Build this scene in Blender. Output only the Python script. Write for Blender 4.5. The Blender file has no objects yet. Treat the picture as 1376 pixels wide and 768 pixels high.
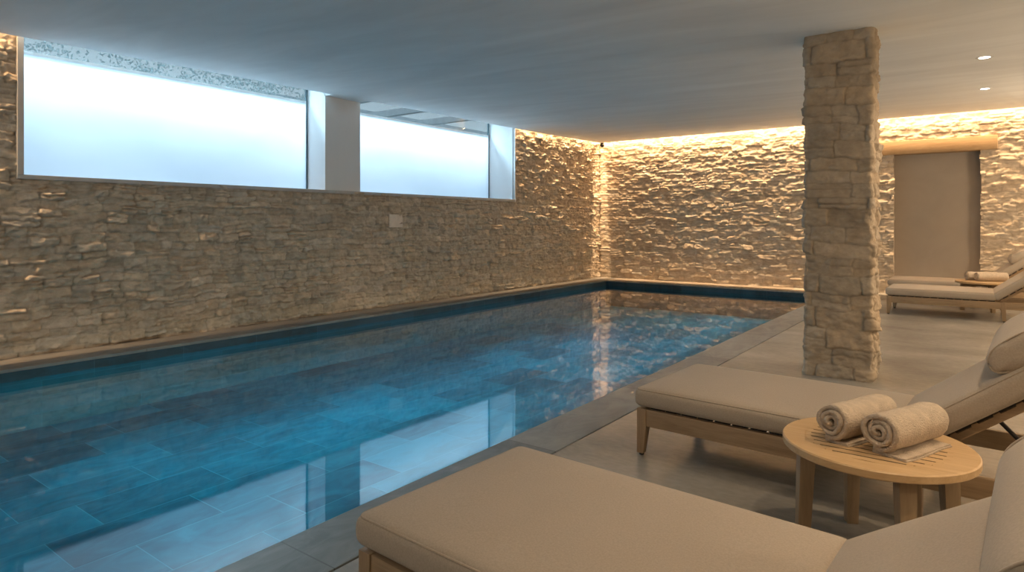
import bpy, bmesh, math, random
import numpy as np
from mathutils import Vector, Matrix

PI = math.pi
C = bpy.context.scene.collection
sc = bpy.context.scene
random.seed(7)

# ------------------------------------------------------------------ helpers
def tag(o, label, cat, group=None, kind=None):
    if label: o['label'] = label
    if cat: o['category'] = cat
    if group: o['group'] = group
    if kind: o['kind'] = kind
    return o

def thing(name, label, cat, loc=(0, 0, 0), rz=0.0, group=None):
    o = bpy.data.objects.new(name, None)
    o.empty_display_size = 0.1
    C.objects.link(o)
    o.location = loc
    o.rotation_euler = (0, 0, rz)
    return tag(o, label, cat, group)

def obj(name, bm, mat, parent=None, smooth=None, loc=None):
    me = bpy.data.meshes.new(name)
    if isinstance(bm, bmesh.types.BMesh):
        bmesh.ops.recalc_face_normals(bm, faces=bm.faces[:])
        bm.to_mesh(me)
        bm.free()
    else:
        v, f = bm
        me.from_pydata([tuple(p) for p in v], [], [tuple(q) for q in f])
        me.update()
    me.materials.append(mat)
    if smooth is not None:
        if smooth is True:
            me.polygons.foreach_set('use_smooth', [True] * len(me.polygons))
        else:
            me.set_sharp_from_angle(angle=math.radians(smooth))
            me.polygons.foreach_set('use_smooth', [True] * len(me.polygons))
    o = bpy.data.objects.new(name, me)
    C.objects.link(o)
    if parent: o.parent = parent
    if loc: o.location = loc
    return o

def struct(name, bm, mat, smooth=None, parent=None):
    o = obj(name, bm, mat, parent, smooth)
    if parent is None: o['kind'] = 'structure'
    return o

def add_box(bm, a, b, bev=0.0, M=None):
    """axis aligned box between corners a and b, edges bevelled"""
    a = Vector(a); b = Vector(b)
    t = bmesh.new()
    bmesh.ops.create_cube(t, size=1.0)
    s = b - a; c = (a + b) / 2
    for v in t.verts:
        v.co = Vector((v.co.x * s.x, v.co.y * s.y, v.co.z * s.z)) + c
    if bev > 0:
        bmesh.ops.bevel(t, geom=t.edges[:], offset=bev, segments=2, profile=0.6, affect='EDGES')
    merge(bm, t, M)
    return bm

def merge(bm, t, M=None):
    if M is not None: bmesh.ops.transform(t, matrix=M, verts=t.verts[:])
    me = bpy.data.meshes.new('tmp'); t.to_mesh(me); t.free()
    bm.from_mesh(me); bpy.data.meshes.remove(me)

def add_prism(bm, pts, z0, z1, bev=0.0, M=None):
    """polygon pts (xy) extruded from z0 to z1"""
    t = bmesh.new()
    vs = [t.verts.new((p[0], p[1], z0)) for p in pts]
    f = t.faces.new(vs)
    r = bmesh.ops.extrude_face_region(t, geom=[f])
    for v in r['geom']:
        if isinstance(v, bmesh.types.BMVert): v.co.z = z1
    bmesh.ops.recalc_face_normals(t, faces=t.faces[:])
    if bev > 0:
        bmesh.ops.bevel(t, geom=t.edges[:], offset=bev, segments=2, profile=0.6, affect='EDGES')
    merge(bm, t, M)

def add_tube(bm, pts, r, n=8, closed=False):
    pts = [Vector(p) for p in pts]
    N = len(pts); rings = []
    for i in range(N):
        if closed: d = pts[(i + 1) % N] - pts[i - 1]
        else: d = pts[min(i + 1, N - 1)] - pts[max(i - 1, 0)]
        d.normalize()
        up = Vector((0, 0, 1)) if abs(d.z) < 0.9 else Vector((1, 0, 0))
        s = d.cross(up).normalized(); u = s.cross(d)
        rings.append([bm.verts.new(pts[i] + r * (math.cos(2 * PI * k / n) * s + math.sin(2 * PI * k / n) * u)) for k in range(n)])
    for i in range(N if closed else N - 1):
        A = rings[i]; B = rings[(i + 1) % N]
        for k in range(n):
            bm.faces.new((A[k], A[(k + 1) % n], B[(k + 1) % n], B[k]))
    if not closed:
        bm.faces.new(rings[0]); bm.faces.new(rings[-1])
    return bm

def add_cyl(bm, c, r, h, n=32, bev=0.0, r2=None):
    t = bmesh.new()
    bmesh.ops.create_cone(t, cap_ends=True, segments=n, radius1=r, radius2=r if r2 is None else r2, depth=h)
    bmesh.ops.translate(t, vec=Vector(c) + Vector((0, 0, h / 2)), verts=t.verts[:])
    if bev > 0:
        es = [e for e in t.edges if len(e.link_faces) == 2 and e.calc_face_angle(0) > 1.0]
        bmesh.ops.bevel(t, geom=es, offset=bev, segments=2, profile=0.6, affect='EDGES')
    merge(bm, t)

def copy_tree(o, parent=None):
    c = o.copy(); C.objects.link(c)
    if parent: c.parent = parent
    for ch in list(o.children): copy_tree(ch, c)
    return c

# ------------------------------------------------------------------ materials
def new_mat(name):
    m = bpy.data.materials.new(name); m.use_nodes = True
    nt = m.node_tree
    return m, nt, nt.nodes['Principled BSDF'], nt.nodes['Material Output']

def N(nt, typ, **kw):
    n = nt.nodes.new(typ)
    for k, v in kw.items():
        if k in n.inputs: n.inputs[k].default_value = v
        else: setattr(n, k, v)
    return n

def mapping(nt, coord='Object', scale=(1, 1, 1), rot=(0, 0, 0)):
    tc = N(nt, 'ShaderNodeTexCoord'); mp = N(nt, 'ShaderNodeMapping')
    mp.inputs['Scale'].default_value = scale
    mp.inputs['Rotation'].default_value = rot
    nt.links.new(tc.outputs[coord], mp.inputs['Vector'])
    return mp.outputs['Vector']

def noise(nt, vec, scale, detail=4, rough=0.55, dist=0.0):
    n = N(nt, 'ShaderNodeTexNoise')
    n.inputs['Scale'].default_value = scale; n.inputs['Detail'].default_value = detail
    n.inputs['Roughness'].default_value = rough; n.inputs['Distortion'].default_value = dist
    nt.links.new(vec, n.inputs['Vector'])
    return n.outputs['Fac']

def ramp(nt, fac, stops):
    r = N(nt, 'ShaderNodeValToRGB')
    e = r.color_ramp.elements
    while len(e) < len(stops): e.new(0.5)
    for k, (p, c) in enumerate(stops):
        e[k].position = p; e[k].color = (*c, 1)
    nt.links.new(fac, r.inputs['Fac'])
    return r.outputs['Color']

def bump(nt, bsdf, h, strength, dist=0.01):
    b = N(nt, 'ShaderNodeBump')
    b.inputs['Strength'].default_value = strength; b.inputs['Distance'].default_value = dist
    nt.links.new(h, b.inputs['Height']); nt.links.new(b.outputs['Normal'], bsdf.inputs['Normal'])

def mixc(nt, fac, a, b, mode='MIX'):
    m = N(nt, 'ShaderNodeMix', data_type='RGBA', blend_type=mode)
    for s, v in ((m.inputs[0], fac), (m.inputs[6], a), (m.inputs[7], b)):
        if isinstance(v, (int, float)): s.default_value = v
        elif isinstance(v, tuple): s.default_value = (*v, 1)
        else: nt.links.new(v, s)
    return m.outputs[2]

def plain(name, col, rough=0.6, metal=0.0, nscale=0, namp=0.08, bscale=0, bstr=0.1):
    m, nt, b, _ = new_mat(name)
    b.inputs['Roughness'].default_value = rough; b.inputs['Metallic'].default_value = metal
    v = mapping(nt)
    f = noise(nt, v, nscale or 6, 4)
    lo = tuple(c * (1 - namp) for c in col); hi = tuple(min(1, c * (1 + namp)) for c in col)
    nt.links.new(ramp(nt, f, [(0.3, lo), (0.7, hi)]), b.inputs['Base Color'])
    if bscale: bump(nt, b, noise(nt, v, bscale, 5), bstr)
    return m

def m_stone():
    m, nt, b, _ = new_mat('limestone')
    at = N(nt, 'ShaderNodeAttribute'); at.attribute_name = 'Col'
    v = mapping(nt)
    f = noise(nt, v, 9, 6, 0.6); g = noise(nt, v, 45, 5, 0.6)
    c = mixc(nt, 1.0, at.outputs['Color'], ramp(nt, f, [(0.25, (0.72, 0.69, 0.66)), (0.75, (1.12, 1.10, 1.06))]), 'MULTIPLY')
    nt.links.new(c, b.inputs['Base Color'])
    b.inputs['Roughness'].default_value = 0.9
    b.inputs['Specular IOR Level'].default_value = 0.2
    bump(nt, b, g, 0.55, 0.012)
    return m

def m_wood(name, dark, light, axis=0, rough=0.5):
    m, nt, b, _ = new_mat(name)
    s = [14, 14, 14]; s[axis] = 1.1
    v = mapping(nt, scale=tuple(s))
    f = noise(nt, v, 2.2, 6, 0.6, 0.6); g = noise(nt, v, 11, 3, 0.5)
    c = ramp(nt, f, [(0.25, dark), (0.72, light)])
    c = mixc(nt, 0.25, c, ramp(nt, g, [(0.35, dark), (0.65, light)]))
    nt.links.new(c, b.inputs['Base Color'])
    b.inputs['Roughness'].default_value = rough
    bump(nt, b, g, 0.12, 0.004)
    return m

def m_fabric(name, col, sc_=420):
    m, nt, b, _ = new_mat(name)
    v = mapping(nt)
    w1 = N(nt, 'ShaderNodeTexWave', wave_type='BANDS', bands_direction='X'); w1.inputs['Scale'].default_value = 130
    w2 = N(nt, 'ShaderNodeTexWave', wave_type='BANDS', bands_direction='Y'); w2.inputs['Scale'].default_value = 130
    w1.inputs['Distortion'].default_value = 1.5; w2.inputs['Distortion'].default_value = 1.5
    nt.links.new(v, w1.inputs['Vector']); nt.links.new(v, w2.inputs['Vector'])
    f = noise(nt, v, 160, 3); g = noise(nt, v, 3.0, 3)
    lo = tuple(c * 0.86 for c in col); hi = tuple(c * 1.12 for c in col)
    c = ramp(nt, f, [(0.3, lo), (0.7, hi)])
    c = mixc(nt, 0.35, c, ramp(nt, g, [(0.3, tuple(x * 0.93 for x in col)), (0.7, tuple(x * 1.06 for x in col))]))
    nt.links.new(c, b.inputs['Base Color'])
    b.inputs['Roughness'].default_value = 0.95
    b.inputs['Specular IOR Level'].default_value = 0.15
    b.inputs['Sheen Weight'].default_value = 0.15
    ad = N(nt, 'ShaderNodeMath', operation='ADD')
    nt.links.new(w1.outputs['Fac'], ad.inputs[0]); nt.links.new(w2.outputs['Fac'], ad.inputs[1])
    ad2 = N(nt, 'ShaderNodeMath', operation='MULTIPLY_ADD'); ad2.inputs[1].default_value = 0.25
    nt.links.new(ad.outputs[0], ad2.inputs[0]); nt.links.new(g, ad2.inputs[2])
    bump(nt, b, ad2.outputs[0], 0.12, 0.006)
    return m

def m_slab(name, rot, dark, light, seam, bw, rh, rough=0.5, mortar=0.006, offset=0.42, swap='XYZ', coord='Object'):
    """slate slabs: brick pattern gives each slab its own tone, noise gives the riven cloudy face"""
    m, nt, b, _ = new_mat(name)
    tc = N(nt, 'ShaderNodeTexCoord'); sp = N(nt, 'ShaderNodeSeparateXYZ'); cb = N(nt, 'ShaderNodeCombineXYZ')
    nt.links.new(tc.outputs[coord], sp.inputs[0])
    for k, ch in enumerate(swap):
        nt.links.new(sp.outputs[ch], cb.inputs[k])
    br = N(nt, 'ShaderNodeTexBrick')
    br.offset = offset; br.offset_frequency = 2; br.squash = 1.0
    br.inputs['Scale'].default_value = 1.0
    br.inputs['Brick Width'].default_value = bw; br.inputs['Row Height'].default_value = rh
    br.inputs['Mortar Size'].default_value = mortar; br.inputs['Mortar Smooth'].default_value = 0.3
    br.inputs['Bias'].default_value = 0.0
    br.inputs['Color1'].default_value = (0.0, 0.0, 0.0, 1); br.inputs['Color2'].default_value = (1, 1, 1, 1)
    br.inputs['Mortar'].default_value = (0.5, 0.5, 0.5, 1)
    nt.links.new(cb.outputs[0], br.inputs['Vector'])
    v = tc.outputs[coord]
    mp = N(nt, 'ShaderNodeMapping'); mp.inputs['Scale'].default_value = (2.0, 0.9, 2.0)
    nt.links.new(v, mp.inputs['Vector'])
    f = noise(nt, mp.outputs[0], 3.0, 8, 0.62, 1.2)
    tone = N(nt, 'ShaderNodeMath', operation='MULTIPLY_ADD'); tone.inputs[1].default_value = 0.60
    nt.links.new(br.outputs['Color'], tone.inputs[0]); 
    f2 = N(nt, 'ShaderNodeMath', operation='MULTIPLY_ADD'); f2.inputs[1].default_value = 1.5; f2.inputs[2].default_value = -0.56
    nt.links.new(f, f2.inputs[0]); nt.links.new(f2.outputs[0], tone.inputs[2])
    c = ramp(nt, tone.outputs[0], [(0.1, dark), (0.85, light)])
    c = mixc(nt, br.outputs['Fac'], c, seam)
    nt.links.new(c, b.inputs['Base Color'])
    b.inputs['Roughness'].default_value = rough
    bump(nt, b, f, 0.25, 0.01)
    return m

def m_concrete():
    m, nt, b, _ = new_mat('polished_concrete')
    v = mapping(nt, scale=(0.6, 1.1, 1))
    f = noise(nt, v, 1.1, 6, 0.56, 0.4); g = noise(nt, v, 26, 4)
    c = ramp(nt, f, [(0.22, (0.175, 0.165, 0.145)), (0.5, (0.285, 0.272, 0.245)), (0.80, (0.42, 0.405, 0.37))])
    c = mixc(nt, 0.12, c, ramp(nt, g, [(0.4, (0.24, 0.2, 0.16)), (0.6, (0.52, 0.46, 0.38))]))
    nt.links.new(c, b.inputs['Base Color'])
    r = N(nt, 'ShaderNodeMapRange'); r.inputs['To Min'].default_value = 0.20; r.inputs['To Max'].default_value = 0.30
    nt.links.new(f, r.inputs['Value']); nt.links.new(r.outputs[0], b.inputs['Roughness'])
    bump(nt, b, f, 0.03, 0.01)
    return m

def m_plaster(name, col, amp=0.1, stretch=(0.5, 2.0, 1)):
    m, nt, b, _ = new_mat(name)
    v = mapping(nt, scale=stretch)
    f = noise(nt, v, 1.6, 7, 0.6, 0.6)
    lo = tuple(c * (1 - amp) for c in col); hi = tuple(min(1, c * (1 + amp)) for c in col)
    nt.links.new(ramp(nt, f, [(0.3, lo), (0.7, hi)]), b.inputs['Base Color'])
    b.inputs['Roughness'].default_value = 0.85
    b.inputs['Specular IOR Level'].default_value = 0.25
    bump(nt, b, noise(nt, v, 12, 6, 0.6), 0.06, 0.01)
    return m

def m_water():
    m, nt, b, out = new_mat('pool_water')
    nt.nodes.remove(b)
    v = mapping(nt)
    n1 = noise(nt, v, 2.2, 2, 0.4)
    bp = N(nt, 'ShaderNodeBump'); bp.inputs['Strength'].default_value = 0.010; bp.inputs['Distance'].default_value = 0.05
    nt.links.new(n1, bp.inputs['Height'])
    tr = N(nt, 'ShaderNodeBsdfTransparent'); tr.inputs['Color'].default_value = (0.24, 0.86, 0.97, 1)
    gl = N(nt, 'ShaderNodeBsdfAnisotropic'); gl.inputs['Roughness'].default_value = 0.035
    gl.inputs['Color'].default_value = (1, 1, 1, 1)
    fr = N(nt, 'ShaderNodeFresnel'); fr.inputs['IOR'].default_value = WATER_IOR
    nt.links.new(bp.outputs[0], fr.inputs['Normal']); nt.links.new(bp.outputs[0], gl.inputs['Normal'])
    mx = N(nt, 'ShaderNodeMixShader')
    nt.links.new(fr.outputs[0], mx.inputs[0]); nt.links.new(tr.outputs[0], mx.inputs[1]); nt.links.new(gl.outputs[0], mx.inputs[2])
    nt.links.new(mx.outputs[0], out.inputs['Surface'])
    return m

def m_frosted():
    m, nt, b, out = new_mat('frosted_glass')
    nt.nodes.remove(b)
    v = mapping(nt, scale=(1, 0.5, 1))
    f = noise(nt, v, 0.9, 3)
    tl = N(nt, 'ShaderNodeBsdfTranslucent')
    nt.links.new(ramp(nt, f, [(0.3, (0.82, 0.84, 0.86)), (0.7, (0.95, 0.96, 0.97))]), tl.inputs['Color'])
    em = N(nt, 'ShaderNodeEmission'); em.inputs['Color'].default_value = (0.30, 0.62, 1.0, 1)
    em.inputs['Strength'].default_value = PANE_GLOW
    ad = N(nt, 'ShaderNodeAddShader')
    nt.links.new(tl.outputs[0], ad.inputs[0]); nt.links.new(em.outputs[0], ad.inputs[1])
    gl = N(nt, 'ShaderNodeBsdfAnisotropic'); gl.inputs['Roughness'].default_value = 0.3
    mx = N(nt, 'ShaderNodeMixShader'); mx.inputs[0].default_value = 0.04
    nt.links.new(ad.outputs[0], mx.inputs[1]); nt.links.new(gl.outputs[0], mx.inputs[2])
    nt.links.new(mx.outputs[0], out.inputs['Surface'])
    return m

def m_clear():
    m, nt, b, out = new_mat('clear_glass')
    nt.nodes.remove(b)
    tr = N(nt, 'ShaderNodeBsdfTransparent'); tr.inputs['Color'].default_value = (0.9, 0.96, 0.97, 1)
    gl = N(nt, 'ShaderNodeBsdfAnisotropic'); gl.inputs['Roughness'].default_value = 0.02
    mx = N(nt, 'ShaderNodeMixShader'); mx.inputs[0].default_value = 0.06
    nt.links.new(tr.outputs[0], mx.inputs[1]); nt.links.new(gl.outputs[0], mx.inputs[2])
    nt.links.new(mx.outputs[0], out.inputs['Surface'])
    return m

def m_emit(name, col, s):
    m, nt, b, out = new_mat(name)
    b.inputs['Base Color'].default_value = (*col, 1)
    b.inputs['Emission Color'].default_value = (*col, 1); b.inputs['Emission Strength'].default_value = s
    return m

# brightness controls
WATER_IOR = 1.44
PANE_GLOW = 0.14
LED_W = 47.0          # watts per metre of cove strip
SKY = 0.46
OUT_W = 165.0
WARM = (1.0, 0.67, 0.38)
LAMP = (1.0, 0.72, 0.46)

M = dict(
    stone=m_stone(),
    floor=m_concrete(),
    ceiling=m_plaster('ceiling_plaster', (0.83, 0.86, 0.87), 0.07, (0.35, 1.4, 1)),
    white=m_plaster('white_plaster', (0.86, 0.87, 0.88), 0.02),
    pier=m_plaster('shaded_plaster', (0.64, 0.65, 0.65), 0.03),
    door=m_plaster('taupe_plaster', (0.36, 0.31, 0.255), 0.06, (1, 1, 1)),
    far=m_plaster('warm_plaster', (0.42, 0.37, 0.30), 0.06, (1, 1, 1)),
    frame=plain('stone_grey_frame', (0.42, 0.40, 0.37), 0.6),
    alu=plain('pale_aluminium', (0.80, 0.84, 0.86), 0.4, 0.0),
    bar=plain('dark_glazing_bar', (0.10, 0.14, 0.16), 0.4, 0.3),
    wood=m_wood('teak', (0.24, 0.155, 0.085), (0.43, 0.305, 0.18), 0),
    woodz=m_wood('teak_upright', (0.24, 0.155, 0.085), (0.42, 0.295, 0.175), 2),
    table=m_wood('oiled_teak_top', (0.50, 0.32, 0.155), (0.66, 0.46, 0.25), 0, 0.45),
    tablez=m_wood('oiled_teak_leg', (0.24, 0.165, 0.095), (0.38, 0.275, 0.165), 2),
    oak=m_wood('oak_beam', (0.26, 0.16, 0.075), (0.44, 0.30, 0.16), 0, 0.7),
    fabric=m_fabric('oatmeal_canvas', (0.45, 0.38, 0.30)),
    pipe=m_fabric('oatmeal_piping', (0.43, 0.36, 0.28)),
    towel=plain('towel_terry', (0.60, 0.50, 0.39), 1.0, 0, 30, 0.12, 160, 0.9),
    dark=plain('dark_metal', (0.035, 0.034, 0.033), 0.4, 0.6),
    sling_slot_shade=plain('dark_webbing_slot_shade', (0.03, 0.026, 0.022), 0.8),  # lounger webbing; also colours the painted shade in the table slots
    foot=plain('black_rubber', (0.02, 0.02, 0.02), 0.8),
    coping=m_slab('slate_coping_long', 0, (0.115, 0.122, 0.118), (0.27, 0.275, 0.262), (0.09, 0.09, 0.09), 1.6, 3.0, 0.42, 0.004, 0.0, 'YXZ'),
    copingl=m_slab('stone_coping_wall', 0, (0.13, 0.12, 0.105), (0.24, 0.22, 0.195), (0.11, 0.10, 0.09), 1.6, 3.0, 0.5, 0.004, 0.0, 'YXZ'),
    copingb=m_slab('stone_coping_cross', 0, (0.24, 0.20, 0.16), (0.42, 0.36, 0.29), (0.2, 0.17, 0.14), 1.6, 3.0, 0.5, 0.004, 0.0, 'XYZ'),
    basin=m_slab('slate_pool_floor', 0, (0.012, 0.115, 0.17), (0.05, 0.33, 0.43), (0.16, 0.46, 0.55), 0.88, 0.46, 0.6, 0.003, 0.37, 'YXZ'),
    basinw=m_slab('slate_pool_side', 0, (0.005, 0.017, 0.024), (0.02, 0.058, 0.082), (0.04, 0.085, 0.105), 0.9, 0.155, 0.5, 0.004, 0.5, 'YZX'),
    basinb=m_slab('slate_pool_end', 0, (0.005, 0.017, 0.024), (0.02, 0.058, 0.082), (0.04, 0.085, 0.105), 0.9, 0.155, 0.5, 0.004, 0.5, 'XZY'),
    water=m_water(), frosted=m_frosted(), clear=m_clear(),
    lens=m_emit('lamp_lens', (1.0, 0.86, 0.66), 14.0),
    leaf=plain('leaves', (0.46, 0.58, 0.60), 0.6, 0, 3, 0.3),
    beamw=plain('white_paint', (0.74, 0.76, 0.78), 0.6),
    plate=plain('pale_stone_tile', (0.72, 0.61, 0.50), 0.8, 0, 12, 0.08, 40, 0.2),
    outg=plain('gravel', (0.10, 0.105, 0.10), 0.9),
    outw=plain('render_outside', (0.62, 0.66, 0.70), 0.9),
)

# ------------------------------------------------------------------ room numbers (metres)
XL = -7.86            # left wall face
YB = 14.32            # back wall face
XR, YF = 2.70, -2.20  # right and front walls (behind the camera)
TOP = 4.25            # lid above the dropped ceiling
CX, CY = -7.69, 14.07  # edges of the dropped ceiling: cove gap to the walls
PX0, PX1, PY0, PY1 = -7.28, -2.40, -0.9, 13.60   # pool
WATER_Z, POOL_Z = -0.12, -0.60
SILL = 1.845
W1 = (2.262, 5.967); W2 = (6.625, 10.663)
G1, G2 = -8.29, -8.51   # glazing planes

def ceil_z(x, y):
    a = 3.20 + 0.0095 * (y - 2.2)
    b = 3.02 + 0.0429 * (max(y, 4.0) - 6.17)
    t = min(1.0, max(0.0, (x - CX) / (-1.0 - CX)))
    t = t * t * (3 - 2 * t) if y > 6 else t
    # close to the end wall the soffit is level
    e = min(1.0, max(0.0, (y - 11.0) / (CY - 11.0)))
    z = a + (b - a) * t
    return z + (3.345 - z) * e * e

# ------------------------------------------------------------------ rubble stone surfaces
class VN:
    def __init__(s, seed): s.t = np.random.RandomState(seed).rand(256, 256) * 2 - 1
    def __call__(s, x, y):
        xi = np.floor(x).astype(int); yi = np.floor(y).astype(int)
        fx = x - xi; fy = y - yi
        fx = fx * fx * (3 - 2 * fx); fy = fy * fy * (3 - 2 * fy)
        t = s.t
        a = t[xi & 255, yi & 255]; b = t[(xi + 1) & 255, yi & 255]
        c = t[xi & 255, (yi + 1) & 255]; d = t[(xi + 1) & 255, (yi + 1) & 255]
        return (a * (1 - fx) + b * fx) * (1 - fy) + (c * (1 - fx) + d * fx) * fy

def fbm(n, x, y, o=4):
    s = 0; a = 0.5
    for k in range(o):
        s = s + a * n(x * 2 ** k + 17 * k, y * 2 ** k + 31 * k); a *= 0.5
    return s

def rubble(u, z, seed, hh, ww, umin, umax, amp=1.0, base=(0.56, 0.475, 0.375), joint=0.80):
    """height (outwards) and colour of coursed rubble at wall coordinates u, z"""
    rs = np.random.RandomState(seed); n = VN(seed + 1)
    uw = u + 0.030 * fbm(n, u * 3.1 + 40, z * 5.3) + 0.010 * n(u * 17, z * 17 + 60)
    zw = z + 0.055 * fbm(n, u * 0.9, z * 0.8 + 9, 3) + 0.026 * n(u * 4.3 + 5, z * 2.0) + 0.008 * n(u * 19, z * 13)
    edges = [-0.3]
    while edges[-1] < 4.3: edges.append(edges[-1] + rs.uniform(*hh) * (0.75 if rs.rand() < 0.25 else 1))
    edges = np.array(edges)
    ci = np.clip(np.searchsorted(edges, zw, side='right') - 1, 0, len(edges) - 2)
    H = np.zeros_like(u); col = np.zeros(u.shape + (3,))
    for c in range(len(edges) - 1):
        mk = ci == c
        if not mk.any(): continue
        b = [umin - 1.0 - rs.rand() * 0.4]
        while b[-1] < umax + 1.0: b.append(b[-1] + rs.uniform(*ww) * (0.55 if rs.rand() < 0.3 else 1.0))
        b = np.array(b); ns = len(b)
        uu = uw[mk]; zz = zw[mk]
        si = np.clip(np.searchsorted(b, uu, side='right') - 1, 0, ns - 2)
        off = rs.uniform(-0.010, 0.013, ns) + (rs.rand(ns) < 0.14) * rs.uniform(0.006, 0.020, ns)
        tu = rs.uniform(-0.10, 0.10, ns); tz = rs.uniform(-0.22, 0.16, ns)
        tone = np.clip(rs.normal(1.0, 0.065, ns), 0.78, 1.2); hue = rs.normal(0, 0.022, ns)
        sp = np.where((rs.rand(ns) < 0.28), rs.uniform(0.38, 0.62, ns), -1.0)
        w = b[si + 1] - b[si]; h = edges[c + 1] - edges[c]
        du = np.minimum(uu - b[si], b[si + 1] - uu)
        lz = zz - edges[c]
        dz = np.minimum(lz, h - lz)
        s_ = sp[si]; ds = np.where(s_ > 0, np.abs(lz - s_ * h), 1.0)
        upper = (s_ > 0) & (lz > s_ * h)
        dz = np.minimum(dz, ds)
        k = 0.009
        # soft minimum rounds the stone's corners
        d = -k * np.log(np.exp(-du / k) + np.exp(-dz / k)) + k * 0.25
        d = np.clip(d, 0, None)
        p = np.clip(d / 0.015, 0, 1); p = p * p * (3 - 2 * p)
        o2 = off[si] + np.where(upper, rs.uniform(-0.012, 0.012, ns)[si], 0)
        mort = -0.013 + 0.007 * rs.rand()
        flat = o2 + tu[si] * (uu - (b[si] + b[si + 1]) / 2) + tz[si] * (lz - h / 2)
        H[mk] = mort + (flat - mort) * p
        t = tone[si] * np.where(upper, 0.95, 1.0)
        cc = np.stack([base[0] * t * (1 + hue[si]), base[1] * t, base[2] * t * (1 - hue[si] * 1.3)], -1)
        mc = np.array(base) * joint  # joints darkened: dirt, plus occlusion shade put into the colour
        pm = np.clip(d / 0.010, 0, 1)[:, None]
        col[mk] = mc + (cc - mc) * pm
    r = fbm(n, u * 11 + 3, z * 17, 4); r2 = np.abs(fbm(n, u * 7 + 80, z * 13 + 7, 3))
    big = fbm(n, u * 0.7, z * 0.9 + 50, 2)
    r3 = fbm(n, u * 23 + 13, z * 37 + 5, 3)
    H = (H + 0.022 * r - 0.024 * r2 + 0.011 * r3 + 0.010) * amp + 0.012 * big
    pat = 1 + 0.10 * fbm(n, u * 0.8 + 9, z * 1.3 + 90, 3)[..., None]
    return H, np.clip(col * pat, 0.02, 0.95)

def grid_object(name, P, col, mask, mat):
    """P: (nu, nz, 3) positions, quads kept where mask is True"""
    nu, nz = P.shape[:2]
    idx = np.arange(nu * nz).reshape(nu, nz)
    q = np.stack([idx[:-1, :-1], idx[1:, :-1], idx[1:, 1:], idx[:-1, 1:]], -1)
    q = q[mask] if mask is not None else q.reshape(-1, 4)
    me = bpy.data.meshes.new(name)
    me.vertices.add(nu * nz); me.vertices.foreach_set('co', P.reshape(-1).astype(np.float32))
    nf = len(q)
    me.loops.add(nf * 4); me.loops.foreach_set('vertex_index', q.reshape(-1).astype(np.int32))
    me.polygons.add(nf)
    me.polygons.foreach_set('loop_start', np.arange(0, nf * 4, 4, dtype=np.int32))
    me.polygons.foreach_set('use_smooth', np.ones(nf, dtype=bool))
    a = me.color_attributes.new('Col', 'FLOAT_COLOR', 'POINT')
    rgba = np.concatenate([col.reshape(-1, 3), np.ones((nu * nz, 1))], 1).astype(np.float32)
    a.data.foreach_set('color', rgba.reshape(-1))
    me.update(calc_edges=True); me.validate()
    me.materials.append(mat)
    o = bpy.data.objects.new(name, me); C.objects.link(o)
    return o

# left wall (normal +X)
u = np.concatenate([np.linspace(YF, 1.2, 80, endpoint=False), np.arange(1.2, YB + 0.02, 0.0135)])
z = np.arange(-0.02, TOP + 0.01, 0.0125)
U, Z = np.meshgrid(u, z, indexing='ij')
H, col = rubble(U, Z, 11, (0.075, 0.125), (0.16, 0.42), YF, YB, 1.6, joint=0.72)
# the stones die into the smooth window surround
def inwin(U, Z, m=0.0): return (U > W1[0] - m) & (U < W2[1] + m) & (Z > SILL - m)
P = np.stack([XL + H, U, Z], -1)
uc = (U[:-1, :-1] + U[1:, 1:]) / 2; zc = (Z[:-1, :-1] + Z[1:, 1:]) / 2
wl = grid_object('wall_left', P, col, ~inwin(uc, zc, 0.018), M['stone']); wl['kind'] = 'structure'

# back wall (normal -Y), u = -x so that quads face the room
DX0, DX1, DZ = -1.43, -0.08, 2.69
u = np.concatenate([np.arange(XL - 0.08, 0.75, 0.0155), np.linspace(0.75, XR, 70)])
z = np.arange(-0.02, TOP + 0.01, 0.0145)
U, Z = np.meshgrid(u, z, indexing='ij')
H, col = rubble(U, Z, 23, (0.085, 0.135), (0.17, 0.42), XL, XR, 0.62)
P = np.stack([U, YB - H, Z], -1)
uc = (U[:-1, :-1] + U[1:, 1:]) / 2; zc = (Z[:-1, :-1] + Z[1:, 1:]) / 2
jag = 0.018 * VN(5)(zc * 11, zc * 3)
door = (uc > DX0 + jag) & (uc < DX1 + jag) & (zc < DZ)
wb = grid_object('wall_back', P, col, ~door, M['stone']); wb['kind'] = 'structure'

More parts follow.
